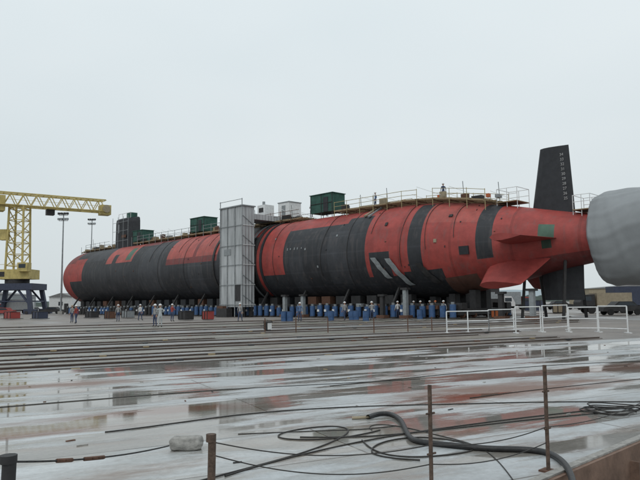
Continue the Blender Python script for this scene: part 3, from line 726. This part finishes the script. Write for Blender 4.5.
# ------------------------------------------------------------------ people
def person(px, py, shirt, hat, face=0.0, pose=0, trous=m_jean, hgt=1.76, pos=None):
    p = pos if pos is not None else G(px, py)
    j = {}; e = []
    def a(n_, co, r, par=None):
        j[n_] = (len(j), V(co), r)
        if par: e.append((j[par][0], j[n_][0]))
    st = .16 if pose == 1 else 0.03
    a("pel", (0, 0, .95), .135); a("bel", (0, .01, 1.1), .125, "pel"); a("che", (0, .0, 1.32), .15, "bel"); a("nk0", (0, 0, 1.47), .07, "che"); a("nk", (0, .01, 1.53), .055, "nk0")
    a("hd0", (0, .03, 1.60), .082, "nk"); a("hd1", (0, .025, 1.68), .095, "hd0"); a("hd2", (0, .01, 1.74), .07, "hd1")
    for sg, nm in ((-1, "L"), (1, "R")):
        a("hip"+nm, (sg*.095, 0, .88), .098, "pel"); a("kn"+nm, (sg*.11, sg*st*.6+.03, .5), .062, "hip"+nm); a("an"+nm, (sg*.12, sg*st, .1), .042, "kn"+nm); a("to"+nm, (sg*.14, sg*st+.16, .04), .04, "an"+nm)
        a("sh"+nm, (sg*.19, 0, 1.42), .062, "che")
        if pose == 2: el, wr = (sg*.27, .06, 1.16), (sg*.12, .27, 1.2)
        elif pose == 3 and sg == 1: el, wr = (sg*.3, .18, 1.35), (sg*.3, .4, 1.5)
        else: el, wr = (sg*.26, -.04, 1.15), (sg*.28, .05, .93)
        a("el"+nm, el, .045, "sh"+nm); a("wr"+nm, wr, .03, "el"+nm)
        dv = (V(wr)-V(el)).normalized(); sd = dv.cross(V((sg, 0, 0))).normalized()
        a("pa"+nm, V(wr)+dv*.07, .032, "wr"+nm)
        for fi, (o_, ln_) in enumerate(((-.03, .075), (-.01, .09), (.01, .083), (.03, .065))):
            a(f"f{fi}{nm}", V(wr)+dv*(.09+ln_*.5)+sd*o_, .009, "pa"+nm); a(f"g{fi}{nm}", V(wr)+dv*(.09+ln_)+sd*o_+V((-sg*.025, 0, 0)), .008, f"f{fi}{nm}")
        a("th"+nm, V(wr)+dv*.08+sd*.055, .010, "wr"+nm)
    me = bpy.data.meshes.new("tmp"); me.from_pydata([x[1] for x in j.values()], e, []); ob = bpy.data.objects.new("tmp", me); sc.collection.objects.link(ob)
    md = ob.modifiers.new("s", 'SKIN'); sv = me.skin_vertices[0].data
    for n_, (i, co, r) in j.items(): sv[i].radius = (r, r*(.8 if n_ in ("che", "bel", "pel") else 1))
    sv[0].use_root = True
    s2 = ob.modifiers.new("ss", 'SUBSURF'); s2.levels = 1
    dg = bpy.context.evaluated_depsgraph_get(); em = bpy.data.meshes.new_from_object(ob.evaluated_get(dg))
    bpy.data.objects.remove(ob)
    for m in [m_boot, trous, shirt, m_skin, hat]: em.materials.append(m)
    wrs = [j["wrL"][1], j["wrR"][1]]; pas = [j["paL"][1], j["paR"][1]]
    for q in em.polygons:
        c = q.center
        hand = any((c-wv).dot((pv-wv).normalized()) > -.005 and (c-pv).length < .16 for wv, pv in zip(wrs, pas))
        q.material_index = 3 if hand or c.z > 1.5 else (0 if c.z < .12 else (1 if c.z < .98 and abs(c.x) < .24 else 2)); q.use_smooth = True
    bm = bmesh.new(); bm.from_mesh(em)
    def add(op_ret, mi):
        for f in {f for v in op_ret['verts'] for f in v.link_faces}: f.material_index = mi; f.smooth = True
    r_ = bmesh.ops.create_uvsphere(bm, u_segments=14, v_segments=8, radius=.125, matrix=Matrix.Translation((0, .015, 1.70)))
    kill = [v for v in r_['verts'] if v.co.z < 1.695]; keep = [v for v in r_['verts'] if v.co.z >= 1.695]; add({'verts': keep}, 4); bmesh.ops.delete(bm, geom=kill, context='VERTS')
    add(bmesh.ops.create_cone(bm, cap_ends=True, segments=16, radius1=.155, radius2=.145, depth=.012, matrix=Matrix.Translation((0, .03, 1.70))), 4)
    add(bmesh.ops.create_cone(bm, cap_ends=True, segments=5, radius1=.014, radius2=.006, depth=.04, matrix=Matrix.Translation((0, .125, 1.635))), 3)
    for x in (-.033, .033): add(bmesh.ops.create_icosphere(bm, subdivisions=1, radius=.011, matrix=Matrix.Translation((x, .108, 1.66))), 0)
    for x in (-.09, .09): add(bmesh.ops.create_icosphere(bm, subdivisions=1, radius=.022, matrix=Matrix.Translation((x, .02, 1.64))), 3)
    add(bmesh.ops.create_cube(bm, size=1, matrix=Matrix.Translation((0, .108, 1.595)) @ Matrix.Diagonal((.045, .012, .008, 1))), 0)
    bm.to_mesh(em); bm.free(); em.name = "worker"
    o = bpy.data.objects.new("worker", em); o.location = (p.x, p.y, p.z-.06 if pos is None else p.z); k = hgt/1.8; o.scale = (k, k, k); o.rotation_euler = (0, 0, face); sc.collection.objects.link(o)
m_sw = mat("white_shirt", (.6, .6, .6), .85); m_sb = mat("blue_shirt", (.10, .16, .28), .85); m_sg = mat("grey_shirt", (.3, .3, .3), .85); m_sr = mat("red_shirt", (.30, .06, .05), .85)
m_cov = mat("pale_coverall", (.42, .45, .46), .85)
P_ = [(160, 326.5, m_cov, m_white, .4, 2, m_cov), (155, 326, m_sg, m_white, 2.5, 0, m_jean), (76, 323, m_sr, m_white, 1.2, 1, m_jean), (72, 322, m_sg, m_tan, 1, 0, m_jean), (398, 318, m_sw, m_white, .2, 0, m_jean), (421, 318, m_sb, m_white, 1.0, 2, m_jean),
      (430, 317.5, m_sg, m_white, -1.2, 0, m_jean), (436, 318, m_sb, m_orange, .7, 1, m_jean), (444, 318.5, m_sw, m_white, 2.8, 0, m_sg), (406, 318, m_sg, m_white, 2.0, 1, m_jean),
      (612, 312, m_sw, m_white, .3, 1, m_jean), (603, 311, m_sb, m_white, 1.3, 0, m_jean), (118, 321, m_sg, m_white, .6, 0, m_jean), (172, 321, m_sr, m_white, -.6, 2, m_jean), (345, 320, m_sg, m_white, .6, 1, m_jean), (300, 321, m_sb, m_white, 2.6, 0, m_jean), (470, 315, m_sw, m_white, .6, 3, m_jean),
      (372, 320, m_sg, m_white, .1, 2, m_jean), (414, 317.5, m_sw, m_white, -.5, 0, m_jean), (240, 321, m_sg, m_white, -.5, 1, m_jean), (140, 320, m_sw, m_white, -.5, 1, m_jean)]
for q in P_: person(*q)
for s_, n_ in ((64.2, .6), (66, -.4), (75, .8), (84, .5)): person(0, 0, random.choice([m_sg, m_sb, m_jean]), m_white, random.uniform(-3, 3), random.choice([0, 2]), m_jean, 1.76, SP(s_, n_, AZ+RR(s_)+.28))

# ------------------------------------------------------------------ foreground
def post(px, D_, ytop, r, m, cap=False):
    p = A(px, 440, D_); p.z = 0; hh = A(px, ytop, D_).z; b = B()
    b.tube(p, p+V((.01, 0, hh)), r, m, 10)
    b.box(p+V((0, 0, .008)), (.14, .14, .016), m_rust, ax=ED)
    if cap: b.tube(p+V((0, 0, hh-.06)), p+V((0, 0, hh)), r*1.25, m, 10)
    else:
        for h_ in (.4, .75):
            if h_ < hh: b.tube(p+V((-.03, -.03, h_*hh)), p+V((.05, .03, h_*hh)), .010, m, 6)
    b.done("steel_post"); return p, hh
m_postr = mat("weathered_post", (0.12, 0.08, 0.06), 0.75, var=.6, scale=18, bump=.4)
pA, hA = post(547, 6.35, 365, .020, m_postr); pB, hB = post(430, 5.5, 385, .018, m_postr); pC, hC = post(211, 5.1, 434, .032, m_postr, True); pD, hD = post(9, 4.9, 455, .052, m_dark, True)
def curve(name, pts, r, m):
    cu = bpy.data.curves.new(name, 'CURVE'); cu.dimensions = '3D'; cu.bevel_depth = r; cu.bevel_resolution = 3; cu.resolution_u = 10
    sp = cu.splines.new('NURBS'); sp.points.add(len(pts)-1)
    for q, p in zip(sp.points, pts): q.co = (*p, 1)
    sp.order_u = 4; sp.use_endpoint_u = True; cu.materials.append(m)
    o = bpy.data.objects.new(name, cu); sc.collection.objects.link(o); return o
def gc(name, pp, r, m): return curve(name, [G(x, y, r) for x, y in pp], r, m)
gc("rubber_hose", [(368, 417), (378, 413), (392, 413), (402, 420), (406, 432), (412, 441), (430, 443), (458, 446), (490, 449), (520, 449), (545, 451), (560, 458), (570, 470), (574, 484), (574, 500)], .033, m_hose)
gc("hose_coupling", [(352, 418), (360, 418), (369, 417)], .022, m_tan)
th = .0085
gc("cable", [(105, 432), (150, 427), (220, 416), (300, 409), (390, 405), (470, 404), (560, 401), (660, 402)], .009, m_cable)
gc("cable", [(225, 476), (270, 462), (320, 450), (380, 437), (470, 424), (560, 413), (650, 404)], th, m_cable)
gc("cable", [(300, 437), (360, 438), (420, 432), (500, 423), (560, 416), (650, 409)], th, m_cable)
gc("cable", [(180, 486), (240, 470), (300, 455), (345, 437), (352, 428), (330, 425), (290, 430), (270, 437), (300, 441), (350, 438), (380, 430)], th, m_cable)
gc("cable", [(362, 440), (372, 452), (400, 458), (440, 456), (470, 452), (480, 447), (455, 440), (420, 436), (385, 440), (365, 450), (378, 458), (420, 460)], th, m_cable)
gc("cable", [(372, 430), (366, 426), (380, 423), (410, 428), (445, 437), (480, 445), (500, 460), (520, 490)], .006, m_cable)
gc("cable", [(238, 434), (290, 432), (330, 430), (360, 430), (395, 426)], .006, m_cable)
gc("cable", [(-10, 408), (60, 402), (150, 395), (240, 388), (330, 384), (420, 379)], .007, m_cable)
gc("cable", [(330, 386), (400, 379), (500, 368), (600, 362), (660, 361)], .008, m_cable)
gc("cable", [(470, 398), (520, 391), (580, 385), (660, 377)], .007, m_cable)
cp = []; c0 = G(612, 412, .01)
for i in range(60):
    g = i*.42; r_ = .33+.07*math.sin(i*1.3)+.05*math.sin(i*.31); cp.append(c0+V((math.cos(g)*r_*1.1, math.sin(g)*r_, .004*i*.4)))
cp.append(G(660, 420, .01)); curve("cable_coil", cp, .009, m_cable)
def wire(p, q, sag, r=.006, m=m_cable, name="wire_rope"):
    curve(name, [p.lerp(q, t)-V((0, 0, 4*sag*t*(1-t))) for t in [i/8 for i in range(9)]], r, m)
tC = pC+V((0, 0, hC-.06)); tD = pD+V((0, 0, hD-.05))
wire(tC, pB+V((0, 0, .46)), .10, .005); wire(pB+V((0, 0, .46)), pA+V((0, 0, .43)), .06, .005); wire(pA+V((0, 0, .43)), pA+ED*3.0+V((0, 0, .42)), .08, .005)
wire(tC-V((0, 0, .1)), pB+V((0, 0, .30)), .12, .005); wire(pB+V((0, 0, .30)), pA+V((0, 0, .28)), .07, .005)
wt = G(168, 446, .12)
b = B(); n = 26; a_ = tD
for i in range(n):
    t0, t1 = i/n, (i+1)/n; f_ = lambda t: a_.lerp(wt, t)-V((0, 0, .18*t*(1-t)))
    rr_ = .018 if i in (6, 7, 10, 11, 12) else .008
    b.tube(f_(t0), f_(t1+.2/n), rr_, m_rust if rr_ > .015 else m_dark, 6)
b.done("chain_with_turnbuckle")
c = G(187, 449.5, 0); ring_b = bmesh.new(); bmesh.ops.create_icosphere(ring_b, subdivisions=4, radius=1)
for v in ring_b.verts:
    p = v.co.copy(); mxx = max(abs(p.x), abs(p.y), abs(p.z)); q = p.lerp(p/mxx, .5)
    q *= 1+.14*noise.noise(p*1.7)+.05*noise.noise(p*6)
    v.co = V((q.x*.20, q.y*.11, q.z*.08+.078))
me = bpy.data.meshes.new("concrete_weight"); ring_b.to_mesh(me); ring_b.free(); me.materials.append(m_conc)
for q in me.polygons: q.use_smooth = True
o = bpy.data.objects.new("concrete_weight", me); o.location = c; o.rotation_euler = (0, 0, .1); sc.collection.objects.link(o)
random.seed(5)
b = B()
for _ in range(90):
    p = UN(random.uniform(-14, 20), random.uniform(5, 17.5), .006)
    b.box(p, (random.uniform(.02, .14), random.uniform(.01, .04), .012), random.choice([m_wood, m_rust, m_dark, m_conc]), ax=V((math.cos(random.random()*3), math.sin(random.random()*3), 0)))
b.done("scattered_debris")
print("done")
